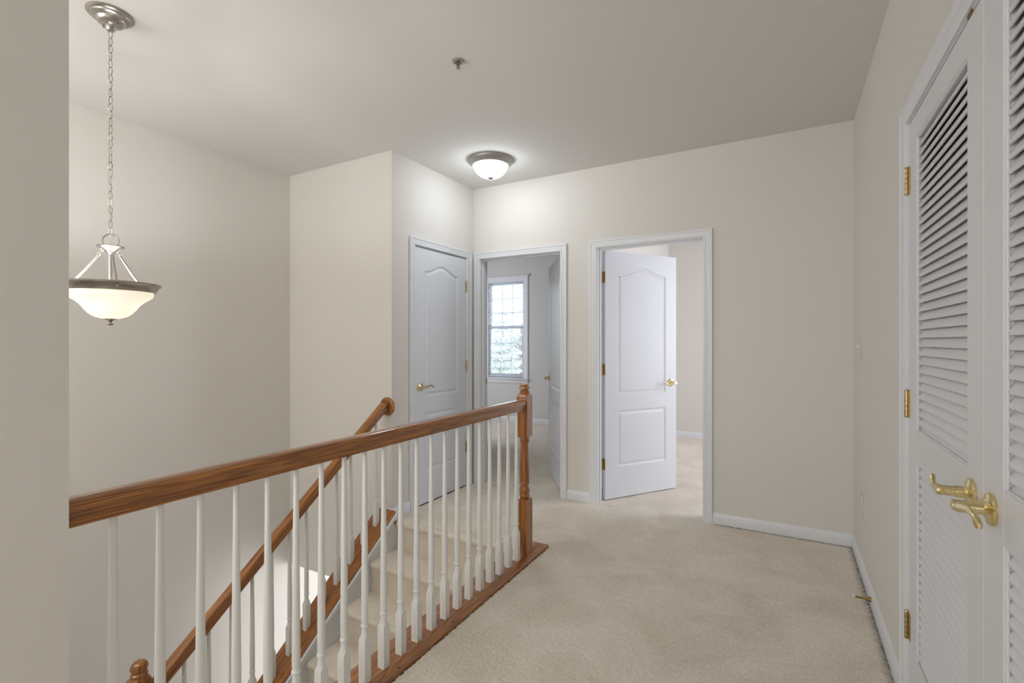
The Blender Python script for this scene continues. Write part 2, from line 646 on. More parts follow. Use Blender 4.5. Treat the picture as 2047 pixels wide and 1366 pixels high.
def baseboard(name, runs):
    """runs: (axis, wall coordinate, outward sign, start, end)"""
    b = MB()
    for axis, w, s, a0, a1 in runs:
        pts = [(w + s * d, z + 0.002) for d, z in BASE]
        b.prism(pts, 0 if axis == 'x' else 1, a0, a1)
    return struct(b.build(name, M['trim'], smooth=30), None)


CW = 0.057
baseboard('baseboard_back', [('x', BY, -1, D3[1] + JT + CW - 0.012, RX), ('x', BY, -1, D2[1] + JT + CW - 0.012, D3[0] - JT - CW + 0.012)])
baseboard('baseboard_right', [('y', RX, -1, CY1 + JT + CW - 0.012, BY)])
baseboard('baseboard_closet', [('y', CX, 1, SY - 0.012, C1[0] - JT - CW + 0.012)])
baseboard('baseboard_stair_head', [('x', SY, -1, -2.64, CX + 0.012)])
baseboard('baseboard_near_left', [('y', NX, 1, -2.6, NY)])
baseboard('baseboard_bedroom_left', [('x', FY, -1, -5.2, PX - WT)])
baseboard('baseboard_bedroom_right', [('x', FY, -1, PX, 2.55), ('y', PX, 1, BY + WT, FY)])

# ------------------------------------------------------------------ door casings and jambs
CAS = [(0.0, 0.0), (0.0, 0.009), (0.004, 0.0115), (0.010, 0.0115), (0.014, 0.0095), (0.024, 0.012), (0.034, 0.0155), (0.040, 0.0155), (0.044, 0.0185), (0.057, 0.0185), (0.057, 0.0)]


def casing(b, a0, a1, zt, P):
    """P(a, z, d) -> point: a along the wall, d out from it"""
    nodes = [((a0, 0.0), (-1, 0)), ((a0, zt), (-1, 1)), ((a1, zt), (1, 1)), ((a1, 0.0), (1, 0))]
    b.loops([[P(n[0] + o[0] * u, n[1] + o[1] * u, d) for u, d in CAS] for n, o in nodes])


def doorway(name, a0, a1, zt, P, P2, depth, stop):
    """casing on both faces (P2 None: one), jamb liner and stop; P(a, z, d) with d < 0 into the wall"""
    b = MB()
    casing(b, a0 - 0.005, a1 + 0.005, zt + 0.005, P)
    if P2:
        casing(b, a0 - 0.005, a1 + 0.005, zt + 0.005, P2)

    def bx(u0, u1, z0, z1, d0, d1):
        ps = [P(u, z, d) for u in (u0, u1) for z in (z0, z1) for d in (d0, d1)]
        xs, ys, zs = zip(*ps)
        b.box(min(xs), max(xs), min(ys), max(ys), min(zs), max(zs))
    bx(a0 - JT, a0, 0, zt + JT, 0.0005, -depth)
    bx(a1, a1 + JT, 0, zt + JT, 0.0005, -depth)
    bx(a0, a1, zt, zt + JT, 0.0005, -depth)
    s0, s1 = stop
    bx(a0, a0 + 0.010, 0, zt, s0, s1)
    bx(a1 - 0.010, a1, 0, zt, s0, s1)
    bx(a0 + 0.010, a1 - 0.010, zt - 0.010, zt, s0, s1)
    return struct(b.build(name, M['trim'], smooth=25))


Pb = lambda a, z, d: (a, BY - d, z)
Pb2 = lambda a, z, d: (a, BY + WT + d, z)
Pc = lambda a, z, d: (CX + d, a, z)
Pr = lambda a, z, d: (RX - d, a, z)
t2 = doorway('trim_1', D2[0], D2[1], D2[2], Pb, Pb2, WT, (-0.040, -0.075))
doorway('trim_2', D3[0], D3[1], D3[2], Pb, Pb2, WT, (-0.040, -0.075))
doorway('trim_3', C1[0], C1[1], C1[2], Pc, None, WT, (-0.040, -0.075))
doorway('trim_4', CY0, CY1, CZ, Pr, None, WT, (-0.050, -0.085))
b = MB()
b.box(D2[0], D2[0] + 0.003, BY + 0.082, BY + 0.108, 0.905, 0.965)
b.build('strike_plate', M['brass'], t2)['label'] = 'brass strike plate'


# ------------------------------------------------------------------ hardware
def hinge_bm(side=1):
    """knuckle on the z axis, 89 mm tall, a leaf running to +x * side"""
    b = MB()
    h = 0.089
    for k in range(5):
        z0 = -h / 2 + k * h / 5
        b.lathe([(0.0, z0 + 0.0008), (0.0062, z0 + 0.0008), (0.0062, z0 + h / 5 - 0.0008), (0.0, z0 + h / 5 - 0.0008)], 14)
    b.lathe([(0, h / 2), (0.007, h / 2), (0.006, h / 2 + 0.003), (0, h / 2 + 0.004)], 14)
    b.lathe([(0, -h / 2 - 0.004), (0.006, -h / 2 - 0.003), (0.007, -h / 2), (0, -h / 2)], 14)
    return b


def lever_set(parent, loc, rotz, curl=1, name='lever_handle'):
    """rosette on a door face; local +x comes out of the door, the lever runs to local +y; the whole is a part, lever a sub-part"""
    b = MB()
    b.T = Matrix.Rotation(PI / 2, 4, 'Y')
    b.lathe([(0, 0), (0.033, 0), (0.0335, 0.004), (0.031, 0.008), (0.026, 0.010), (0.017, 0.012), (0.0135, 0.016), (0.0130, 0.030), (0.0, 0.030)], 36)
    ros = b.build(name, M['brass'], parent, loc=loc, rot=(0, 0, rotz))
    b = MB()
    b.T = Matrix.Rotation(PI / 2, 4, 'Y')
    b.lathe([(0, 0.026), (0.0115, 0.026), (0.0115, 0.060), (0.0105, 0.064), (0, 0.064)], 24)
    b.T = Matrix.Identity(4)
    pts = [(0.054, -0.012, 0), (0.055, 0.0, 0.0), (0.056, 0.018, 0.001), (0.055, 0.040, 0.006), (0.053, 0.062, 0.010), (0.052, 0.082, 0.009), (0.050, 0.098, 0.003), (0.049, 0.108, -0.006), (0.049, 0.110, -0.012)]
    b.tube(pts, [0.006, 0.0105, 0.0112, 0.0092, 0.0078, 0.0074, 0.0082, 0.0090, 0.0055], 14, 0.75)
    b.build('lever', M['brass'], ros)
    for z in (0.022, -0.022):
        s = MB()
        s.T = Matrix.Rotation(PI / 2, 4, 'Y')
        s.lathe([(0, 0.0085), (0.0035, 0.0085), (0.003, 0.0105), (0, 0.0108)], 10, (-z, 0, 0))
        s.build('screw', M['brass_old'], ros)
    return ros


# ------------------------------------------------------------------ moulded two panel doors
def panel_outline(x0, x1, z0, z1, rise, n=20):
    pts = [(x0, z0), (x1, z0)]
    if rise:
        for i in range(n + 1):
            u = 1 - i / n
            pts.append((x0 + (x1 - x0) * u, z1 + rise * (0.5 - 0.5 * math.cos(2 * PI * u)) ** 1.15))
    else:
        pts += [(x1, z1), (x0, z1)]
    return pts


def inset(pts, d):
    out = []
    n = len(pts)
    for i in range(n):
        p0, p, p1 = Vector(pts[i - 1]), Vector(pts[i]), Vector(pts[(i + 1) % n])
        e0, e1 = (p - p0).normalized(), (p1 - p).normalized()
        n0, n1 = Vector((-e0.y, e0.x)), Vector((-e1.y, e1.x))
        q = n0 + n1
        q = q / max(q.dot(n0), 0.2) if q.length > 1e-6 else n0
        out.append(p + q * d)
    return out


def door_leaf_mb(W, Z0, Z1, T=0.035):
    """x 0..W, y 0..-T; the moulded face is y = -T and y = 0"""
    b = MB()
    sx = 0.122
    pans = [panel_outline(sx, W - sx, 0.268, 0.735, 0), panel_outline(sx, W - sx, 0.862, 1.868, 0.062)]
    rings = [(0.0, 0.0), (0.004, 0.0035), (0.012, 0.0075), (0.018, 0.0080), (0.038, 0.0024)]
    for y, s in ((-T, 1), (0.0, -1)):
        outer = [b.v((x, y, z)) for x, z in ((0, Z0), (W, Z0), (W, Z1), (0, Z1))]
        edges = [b.bm.edges.new((outer[i], outer[(i + 1) % 4])) for i in range(4)]
        for pan in pans:
            prev = None
            for d, dep in rings:
                ring = [b.v((q[0], y + s * dep, q[1])) for q in inset(pan, d)]
                n = len(ring)
                if prev is None:
                    edges += [b.bm.edges.new((ring[i], ring[(i + 1) % n])) for i in range(n)]
                else:
                    for i in range(n):
                        b.bm.faces.new((prev[i], prev[(i + 1) % n], ring[(i + 1) % n], ring[i]))
                prev = ring
            b.bm.faces.new(prev)
        bmesh.ops.triangle_fill(b.bm, edges=edges, use_beauty=True)
        if s == 1:
            first = outer
    for i in range(4):
        j = (i + 1) % 4
        b.bm.faces.new((first[i], first[j], outer[j], outer[i]))
    return b


def panel_door(name, W, loc, rotz, label, mirror=False, Z0=0.016, Z1=2.044):
    root = struct(empty(name, loc, (0, 0, rotz)), label, 'door')
    b = door_leaf_mb(W, Z0, Z1)
    if mirror:
        bmesh.ops.transform(b.bm, matrix=Matrix.Scale(-1, 4, (1, 0, 0)), verts=b.bm.verts[:])
    b.build('door_leaf', M['door'], root, smooth=14)
    return root


# door_1: closed, in the recess on the left; hinges on its right (far) side
d1 = panel_door('door_1', C1[1] - C1[0] - 0.006, (CX - 0.003, C1[1] - 0.003, 0), -PI / 2 , 'closed white two panel door with arched top panel left of the doorways')
# local x runs to -y (world), local -y runs to -x... the moulded front must face +x
lever_set(d1, (C1[1] - C1[0] - 0.006 - 0.062, 0.0, 0.945), PI / 2)
for z in (1.80, 1.085, 0.36):
    hg = hinge_bm()
    hg.box(0.0, 0.012, -0.003, -0.0005, -0.044, 0.044)
    hg.build('hinge', M['brass_hinge'], d1, loc=(-0.002, 0.006, z))

# door_2: left bedroom, hinged on the right jamb, swung into the room
A2 = math.radians(57)
d2 = panel_door('door_2', D2[1] - D2[0] - 0.02, (D2[1] - 0.004, BY + WT, 0), -A2, 'white arched panel door standing open inside the left doorway', mirror=True)
W2 = D2[1] - D2[0] - 0.02
lever_set(d2, (-W2 + 0.065, -0.035, 0.945), -PI / 2)
# door_3: right bedroom, hinged on the left jamb, swung into the room
A3 = math.radians(55.5)
W3 = D3[1] - D3[0] - 0.03
d3 = panel_door('door_3', W3, (D3[0] + 0.006, BY + WT + 0.002, 0), A3, 'white arched panel door standing half open in the right doorway')
lever_set(d3, (W3 - 0.062, -0.035, 0.945), -PI / 2).rotation_euler = (PI, 0, -PI / 2)
for root, s in ((d3, 1), (d2, -1)):
    for z in (1.83, 1.075, 0.30):
        hg = hinge_bm()
        hg.box(0.001 if s > 0 else -0.003, 0.003 if s > 0 else -0.001, -0.034, 0, -0.044, 0.044)
        hg.T = Matrix.Rotation(-A3 if s > 0 else A2, 4, 'Z')
        hg.box(-0.0035 if s > 0 else 0.0015, -0.0015 if s > 0 else 0.0035, -0.034, 0, -0.044, 0.044)
        hg.build('hinge', M['brass_hinge'], root, loc=(-0.003 * s, 0.002, z))


# ------------------------------------------------------------------ louvred closet doors (leaf runs along y, front face at x = RX)
def louver_door(name, y0, y1, hinge_high, label):
    """origin at the hinge edge; front face x = 0 looks to -x"""
    root = struct(empty(name, (RX - 0.001, y1 if hinge_high else y0, 0)), label, 'door')
    W = y1 - y0
    a, c = (-W, 0.0) if hinge_high else (0.0, W)
    T, S = 0.034, 0.108
    z0, z1 = 0.016, 2.045
    rails = [(z0, 0.255), (0.905, 1.010), (1.967, z1)]
    b = MB()
    b.box(0, T, a, a + S, z0, z1, 0.0015)
    b.box(0, T, c - S, c, z0, z1, 0.0015)
    for r0, r1 in rails:
        b.box(0.0004, T - 0.0004, a + S - 0.001, c - S + 0.001, r0, r1, 0.0012)
    for pz0, pz1 in ((0.255, 0.905), (1.010, 1.967)):
        for u0, u1 in ((a + S - 0.001, a + S + 0.006), (c - S - 0.006, c - S + 0.001)):
            b.box(0.0025, 0.0085, u0, u1, pz0, pz1, 0.002)
        b.box(0.0025, 0.0085, a + S + 0.006, c - S - 0.006, pz1 - 0.006, pz1 + 0.001, 0.002)
        b.box(0.0025, 0.0085, a + S + 0.006, c - S - 0.006, pz0 - 0.001, pz0 + 0.006, 0.002)
    b.build('door_frame', M['louver'], root, smooth=15)
    for (pz0, pz1) in ((0.255, 0.905), (1.010, 1.967)):
        s = MB()
        n = int(round((pz1 - pz0) / 0.0283))
        pitch = (pz1 - pz0) / n
        ang = math.radians(62)
        for k in range(n):
            zc = pz0 + (k + 0.5) * pitch
            w, t = 0.0235, 0.0036
            prof = []
            for px, pz in ((-w, -t * 0.4), (-w, t * 0.4), (-w + 0.003, t), (w - 0.003, t), (w, t * 0.4), (w, -t * 0.4), (w - 0.003, -t), (-w + 0.003, -t)):
                # outer (-x) edge low, inner edge high
                prof.append((0.0175 + px * math.cos(ang) - pz * math.sin(ang), zc + px * math.sin(ang) + pz * math.cos(ang)))
            s.prism(prof, 1, a + S - 0.004, c - S + 0.004)
        s.build('louver_panel', M['louver'], root, smooth=30)
    return root, a, c


YM = 1.404
l1, la, lc = louver_door('door_4', YM + 0.0015, CY1 - 0.003, True, 'white louvred closet door nearer the back wall with three brass hinges')
l2, ra, rc = louver_door('door_5', CY0 + 0.003, YM - 0.0015, False, 'white louvred closet door cut off by the right edge of the picture')
lever_set(l1, (0, la + 0.068, 0.958), PI)
lever_set(l2, (0, rc - 0.052, 0.958), PI)
# the lever of a PI-turned set runs to -y: turn the left leaf's one over so that it points to its hinges
lv = [o for o in l1.children if o.name.startswith('lever_handle')][0]
lv.rotation_euler = (PI, 0, PI)
for root, y in ((l1, 0.0015), (l2, -0.0015)):
    for z in (1.855, 1.088, 0.325):
        hg = hinge_bm()
        s = -1 if root is l1 else 1
        hg.box(0.004, 0.0065, min(0, s * 0.030), max(0, s * 0.030), -0.044, 0.044)
        hg.build('hinge', M['brass_hinge'], root, loc=(-0.0066, y, z))
b = MB()
b.box(-0.002, 0.030, la + 0.070, la + 0.100, 2.0462, 2.0562)
b.build('ball_catch', M['brass_old'], l1)


# ------------------------------------------------------------------ turned posts
def sq(w, z, ch=0.0):
    """octagon ring of a square of half width w with corner cut ch"""
    c = max(ch, 0.0004)
    return [(w, -w + c, z), (w, w - c, z), (w - c, w, z), (-w + c, w, z), (-w, w - c, z), (-w, -w + c, z), (-w + c, -w, z), (w - c, -w, z)]


def rd(r, z, n=8):
    k = []
    for i in range(8):
        a = [-22.5, 22.5, 67.5, 112.5, 157.5, 202.5, 247.5, 292.5][i] * PI / 180
        k.append((r * math.cos(a), r * math.sin(a), z))
    return k


def baluster_bm(h, base=0.16, bevel_bottom=0.0):
    """1 1/4 inch square foot, ring and long taper; bevel_bottom = slope for a foot cut to a sloping board"""
    b = MB()
    w = 0.0160
    r0 = sq(w, 0)
    if bevel_bottom:
        r0 = [(x, y, y * bevel_bottom) for x, y, z in r0]
    b.loops([r0, sq(w, base), rd(0.0150, base + 0.016)], cap1=False)
    prof = [(0.0155, base + 0.012), (0.0135, base + 0.020), (0.0122, base + 0.028), (0.0116, base + 0.040), (0.0118, base + 0.0455), (0.0146, base + 0.048), (0.0153, base + 0.052), (0.0146, base + 0.056), (0.0120, base + 0.0585),
            (0.0128, base + 0.075), (0.0132, base + 0.12), (0.0128, base + 0.20), (0.0112, base + 0.36), (0.0095, base + 0.52), (0.0085, base + 0.60), (0.0080, h)]
    b.lathe(prof, 20)
    return b


def newel_bm(h, zfoot, z):
    """z: dict of key heights measured from the base"""
    b = MB()
    w = 0.0355
    b.loops([sq(w, zfoot), sq(w, z['sq0'] - 0.008), sq(w - 0.001, z['sq0'] - 0.002, 0.006), rd(0.031, z['sq0'])])
    p = [(0.024, z['sq0'] - 0.002), (0.026, z['sq0'] + 0.004), (0.0305, z['sq0'] + 0.010), (0.0325, z['sq0'] + 0.020), (0.029, z['sq0'] + 0.027), (0.0255, z['sq0'] + 0.031), (0.029, z['sq0'] + 0.034), (0.0315, z['sq0'] + 0.044), (0.029, z['sq0'] + 0.060), (0.0245, z['sq0'] + 0.078), (0.0265, z['sq0'] + 0.086),
         (0.0305, z['sq0'] + 0.090), (0.032, z['sq0'] + 0.095), (0.030, z['sq0'] + 0.101), (0.0300, z['sq0'] + 0.108)]
    z1 = z['sq1']
    zb = z['sq0'] + 0.108
    for u, r in ((0.15, 0.0305), (0.35, 0.0295), (0.55, 0.0275), (0.75, 0.0250), (0.92, 0.0232)):
        p.append((r, zb + (z1 - 0.036 - zb) * u))
    p += [(0.0232, z1 - 0.034), (0.030, z1 - 0.030), (0.0315, z1 - 0.025), (0.029, z1 - 0.020), (0.025, z1 - 0.017), (0.028, z1 - 0.013), (0.031, z1 - 0.006), (0.028, z1 + 0.002)]
    b.lathe(p, 28)
    z2 = z['sq2']
    b.loops([rd(0.031, z1), sq(w - 0.001, z1 + 0.006, 0.006), sq(w, z1 + 0.016, 0.001), sq(w, z2 - 0.020, 0.001), sq(w - 0.002, z2 - 0.010, 0.010), rd(0.030, z2 - 0.002)])
    return b


def newel_cap_bm(z2, zt):
    b = MB()
    d = zt - z2
    b.lathe([(0.0, z2 - 0.004), (0.0285, z2 - 0.004), (0.0310, z2 + 0.06 * d), (0.0310, z2 + 0.16 * d), (0.0270, z2 + 0.24 * d), (0.0225, z2 + 0.29 * d), (0.0225, z2 + 0.36 * d), (0.0295, z2 + 0.41 * d), (0.0295, z2 + 0.46 * d)], 28)
    n = 8
    pr = [(0.0300, 0.41), (0.0322, 0.50), (0.0300, 0.72), (0.0262, 0.88), (0.0195, 0.97), (0.0100, 1.0)]
    b.loops([rd(r, z2 + u * d) for r, u in pr])
    return b


# ------------------------------------------------------------------ balustrade along the hall
RAIL = [(0.0, 0.0635), (0.012, 0.0628), (0.021, 0.0600), (0.0275, 0.0545), (0.0305, 0.046), (0.0300, 0.036), (0.0265, 0.027), (0.0235, 0.0225), (0.0250, 0.0205), (0.0250, 0.0150), (0.0205, 0.0120), (0.0195, 0.0070), (0.0195, 0.0)]
RAILP = RAIL + [(-x, z) for x, z in RAIL[::-1] if x > 0]

bal = tag(empty('balustrade', (RAILX, 2.615, 0)), 'oak topped balustrade with white spindles along the hall carpet', 'railing')
b = MB()
b.prism([(x, z) for x, z in RAILP], 1, NY - 2.615, -0.030)
b.build('handrail', M['oak_y'], bal, loc=(0, 0, 0.8925), smooth=40)
# board under the spindles, with a small moulding on the carpet edge and wooden plugs
b = MB()
bz = 0.022
hx0, hx1 = BX0 - RAILX, BX1 - RAILX
y0, y1 = NY - 2.615, BEND - 2.615
pr = [(hx0 + 0.006, -0.03), (hx1 - 0.006, -0.03), (hx1 - 0.002, 0.004), (hx1, bz - 0.010), (hx1 - 0.002, bz - 0.003), (hx1 - 0.007, bz), (hx0 + 0.007, bz), (hx0 + 0.002, bz - 0.003), (hx0, bz - 0.010), (hx0 + 0.004, bz - 0.018)]
b.prism(pr, 1, y0, y1)
base = b.build('base_board', M['oak_y'], bal, smooth=40)
for px, py in ((0.060, 0.11), (-0.055, -0.42), (0.055, -0.42), (0.055, -0.08), (-0.055, -0.80), (0.056, -0.80), (-0.052, -1.16), (0.058, -1.16), (0.056, -1.52)):
    s = MB()
    s.lathe([(0, 0), (0.0055, 0), (0.0050, 0.0012), (0, 0.0016)], 12)
    s.build('wood_plug', M['plug'], base, loc=(px, py, bz - 0.0006))
src = baluster_bm(0.897 - bz).build('baluster', M['baluster'], bal, loc=(0, 0.544 - 2.615, bz))
for i in range(1, 21):
    c = dup(src, bal)
    c.location = (0, 0.544 + 0.0985 * i - 2.615, bz)
nz = dict(sq0=0.337, sq1=0.704, sq2=0.972)
nw = newel_bm(1.05, 0.0, nz).build('newel_post', M['oak_z'], bal, loc=(0, 0, bz - 0.002), smooth=30)
newel_cap_bm(nz['sq2'], 1.026).build('newel_cap', M['oak_z'], nw, smooth=30)

# ------------------------------------------------------------------ staircase
RISE, RUN, Y0 = 0.192, 0.25, 2.665
SXL, SXR = -2.462, -1.489
stair = tag(empty('staircase', (SXL, Y0, 0)), 'flight of carpeted steps going down beside the hall balustrade', 'stairs')


def step_profile(yn, z, run, rise):
    """(y, z) section of one carpeted step: rounded nose hanging over a riser"""
    pts = [(yn + run + 0.030, z)]
    pts += [(yn + 0.022, z), (yn + 0.010, z - 0.002), (yn + 0.002, z - 0.009), (yn, z - 0.019), (yn + 0.003, z - 0.030), (yn + 0.012, z - 0.040), (yn + 0.020, z - 0.055)]
    pts += [(yn + 0.022, z - rise - 0.01), (yn + run + 0.030, z - rise - 0.01)]
    return pts


def carpet_strip(pts, x0, x1, rough=0.0):
    b = MB()
    b.prism(pts, 0, x0, x1)
    return b


for k in range(0, 7):
    yn = Y0 - RUN * k - 0.012
    run = RUN if k else 0.02
    z = -RISE * k + (0.008 if k == 0 else 0.0)
    carpet_strip([(y - Y0, zz) for y, zz in step_profile(yn, z, run, RISE)], 0.002, SXR - SXL).build('step', M['carpet'], stair, smooth=50)
LANDZ = -RISE * 7
b = MB()
b.box(-0.17, SXR - SXL, 0.15 - Y0, Y0 - RUN * 6 + 0.03 - Y0, LANDZ - 0.1, LANDZ)
b.build('landing', M['carpet'], stair, smooth=0)
for k in range(1, 5):
    b = MB()
    b.box(-0.17 - RUN * k, -0.17 - RUN * (k - 1), 0.15 - Y0, 1.0 - Y0, LANDZ - RISE * k - RISE, LANDZ - RISE * k)
    b.build('step', M['carpet'], stair, smooth=0)
# white skirt board on the open side: from below the treads up to the sloping cap
SL = 0.767


def capz(y):
    return -0.013 + SL * (y - 2.538)


b = MB()
ya, yb = 1.10 - Y0, 0.012
za, zb = capz(1.10) - 0.018, capz(Y0 + 0.012) - 0.018
b.prism([(ya, za), (yb, zb), (yb, zb - 0.42), (ya, za - 0.42)], 0, -0.16, 0.002)
b.prism([(ya, za - 0.026), (ya, za), (yb, zb), (yb, zb - 0.026)], 0, 0.002, 0.014)
b.build('skirt_board', M['trim'], stair, smooth=0)
# added wall closing the space below the flight, limits light spill onto wall_left
b = MB()
b.prism([(1.10, LZ), (SY + WT, LZ), (SY + WT, capz(SY) - 0.44), (SY, capz(SY) - 0.44), (1.10, capz(1.10) - 0.44)], 0, SXL - 0.150, SXL - 0.010)
struct(b.build('wall_under_stairs', M['wall'], smooth=0))

# ------------------------------------------------------------------ sloping stair balustrade
SRX = -2.552
TH = math.atan(SL)
sr = tag(empty('stair_balustrade', (SRX, Y0, 0)), 'oak handrail with white spindles sloping down the open side of the stairs', 'railing')
ylow = 1.105
# handrail, built along local y and tilted
zr = 0.842 - 0.066 / math.cos(TH)      # underside of the rail at y = 2.625 (its top is 0.842 + a little)
ytop = SY - 0.022
L_ = (ytop - ylow) / math.cos(TH)
b = MB()
b.prism(RAILP, 1, -L_, 0.0)
b.build('handrail', M['oak_y'], sr, loc=(0, ytop - Y0, 0.893 - 0.066 / math.cos(TH)), rot=(TH, 0, 0), smooth=40)
railbot = lambda y: 0.893 - 0.066 / math.cos(TH) + SL * (y - ytop)
b = MB()
b.T = Matrix.Rotation(PI / 2, 4, 'X')
b.lathe([(0, 0), (0.066, 0), (0.068, 0.004), (0.0675, 0.011), (0.063, 0.017), (0.055, 0.0195), (0.050, 0.0185), (0, 0.0180)], 48)
b.build('rosette', M['oak_z'], sr, loc=(0, SY - Y0, 0.828), smooth=40)
# cap board
W0 = 0.180
Lc = (SY - 0.02 - ylow) / math.cos(TH)
b = MB()
cp = [(-W0 / 2 + 0.004, -0.020), (W0 / 2 - 0.004, -0.020), (W0 / 2, -0.012), (W0 / 2, -0.006), (W0 / 2 - 0.006, 0), (-W0 / 2 + 0.006, 0), (-W0 / 2, -0.006), (-W0 / 2, -0.012)]
b.prism(cp, 1, -Lc, 0)
cb = b.build('cap_board', M['oak_y'], sr, loc=(0, SY - 0.02 - Y0, capz(SY - 0.02)), rot=(TH, 0, 0), smooth=40)
for px, py in ((0.050, -0.10), (-0.045, -0.62), (0.048, -0.62), (0.05, -1.1)):
    s = MB()
    s.lathe([(0, 0), (0.0055, 0), (0.0050, 0.0012), (0, 0.0016)], 12)
    s.build('wood_plug', M['plug'], cb, loc=(px, py, -0.0006))
b = MB()
b.box(-W0 / 2 - 0.004, W0 / 2 + 0.012, SY - 0.034 - Y0, SY - 0.013 - Y0, -0.010, 0.012, 0.004)
b.build('end_nosing', M['oak_x'], sr)
yb0 = 2.560
hb = railbot(yb0) - capz(yb0) + 0.012
src2 = baluster_bm(hb, 0.15, SL).build('baluster', M['baluster'], sr, loc=(0, yb0 - Y0, capz(yb0) - 0.001))
for i in range(1, 13):
    y = yb0 - 0.1155 * i
    if y < ylow + 0.06:
        break
    c = dup(src2, sr)
    c.location = (0, y - Y0, capz(y) - 0.001)
# lower newel on the landing, its cap seen at the foot of the picture
ntop = -0.142
h2 = ntop - LANDZ
nz2 = dict(sq0=0.42, sq1=0.80, sq2=h2 - 0.064)
nw2 = newel_bm(h2, 0.0, nz2).build('newel_post', M['oak_z'], sr, loc=(0, ylow - 0.005 - Y0, LANDZ), smooth=30)
nc2 = newel_cap_bm(nz2['sq2'], h2).build('newel_cap', M['oak_z'], nw2, smooth=30)
nc2.scale = (1.08, 1.08, 1.0)
b = MB()
b.prism([(x, z) for x, z in RAILP], 0, -1.00, -0.02)
b.build('lower_handrail', M['oak_x'], sr, loc=(0, ylow - Y0 - 0.005, -0.300), rot=(0, -math.radians(24), 0), smooth=40)

# ------------------------------------------------------------------ pendant light
PC = (-2.52, 0.98)
pen = tag(empty('pendant_light', (PC[0], PC[1], H)), 'brushed nickel bowl pendant light hanging on a chain over the stairwell', 'light fixture')
b = MB()
b.lathe([(0, 0), (0.083, 0), (0.0835, -0.006), (0.079, -0.011), (0.072, -0.013), (0.070, -0.019), (0.062, -0.024), (0.053, -0.026), (0.051, -0.034), (0.043, -0.042), (0.026, -0.045), (0.020, -0.049), (0.019, -0.062), (0.013, -0.071), (0, -0.072)], 48)
cn = b.build('canopy', M['nickel'], pen)
for a in (0.35, 0.35 + PI):
    s = MB()
    s.lathe([(0, -0.006), (0.004, -0.006), (0.0042, 0), (0.002, 0.004), (0, 0.004)], 10)
    s.build('screw', M['nickel'], cn, loc=(0.036 * math.cos(a), 0.036 * math.sin(a), -0.046))
b = MB()
zt, zb_ = -0.070, -0.945
n = 28
pt = (zt - zb_) / n
for k in range(n):
    zc = zt - (k + 0.5) * pt
    R = Matrix.Rotation((0.35 if k % 2 else 0.35 + PI / 2) + 0.18 * math.sin(k * 1.7), 3, 'Z')
    b.torus(0.010, 0.0016, (0, 0, zc), R, sx=0.78, sz=(pt / 2 + 0.0016) / 0.010, seg=18, rs=6)
b.build('chain', M['nickel'], pen)
b = MB()
pts = []
for k in range(60):
    u = k / 59
    pts.append((0.0042 * math.sin(u * 40), 0.0042 * math.cos(u * 40), -0.070 + u * (-0.985 + 0.070)))
b.tube(pts, 0.0016, 6)
b.build('cord', M['plate'], pen)
b = MB()
b.torus(0.031, 0.0028, (0, 0, -0.970), Matrix.Rotation(YAW + 0.2, 3, 'Z'), seg=32)
b.build('loop', M['nickel'], pen)
b = MB()
b.lathe([(0, -0.984), (0.018, -0.985), (0.048, -0.991), (0.0495, -0.994), (0.047, -0.997), (0.032, -1.001), (0.022, -1.010), (0.017, -1.018), (0.012, -1.026), (0, -1.028)], 40)
hub = b.build('hub', M['nickel'], pen)
b = MB()
b.tube([(0, 0, -1.02), (0, 0, -1.16)], 0.008, 14)
b.build('centre_rod', M['nickel'], pen)
for k in range(3):
    a = math.radians(29.4 - 43) + k * 2 * PI / 3
    ca, sa = math.cos(a), math.sin(a)
    b = MB()
    b.torus(0.0055, 0.0016, (0.031 * ca, 0.031 * sa, -1.008), Matrix.Rotation(a, 3, 'Z'), seg=14, rs=6)
    b.torus(0.0055, 0.0016, (0.036 * ca, 0.036 * sa, -1.017), Matrix.Rotation(a + PI / 2, 3, 'Z'), seg=14, rs=6)
    b.torus(0.0055, 0.0016, (0.041 * ca, 0.041 * sa, -1.026), Matrix.Rotation(a, 3, 'Z'), seg=14, rs=6)
    b.tube([(0.043 * ca, 0.043 * sa, -1.030), (0.09 * ca, 0.09 * sa, -1.094), (0.140 * ca, 0.140 * sa, -1.154)], 0.0052, 12)
    b.build('arm', M['nickel'], pen)
b = MB()
ro, zr_ = 0.179, -1.150
b.lathe([(0.150, zr_ - 0.036), (0.158, zr_ - 0.037), (0.161, zr_ - 0.028), (0.170, zr_ - 0.013), (0.178, zr_ - 0.008), (0.1795, zr_ - 0.003), (0.177, zr_), (0.168, zr_ - 0.001), (0.155, zr_ - 0.020), (0.150, zr_ - 0.036)], 72, caps=False)
rim = b.build('rim', M['nickel'], pen)
for k in range(3):
    a = math.radians(29.4 - 43) + k * 2 * PI / 3
    s = MB()
    s.lathe([(0, -0.002), (0.005, -0.002), (0.006, 0.003), (0.004, 0.007), (0, 0.008)], 14)
    s.build('thumb_screw', M['nickel'], rim, loc=(0.1655 * math.cos(a), 0.1655 * math.sin(a), zr_ - 0.019), rot=(0, PI / 2, a))
b = MB()
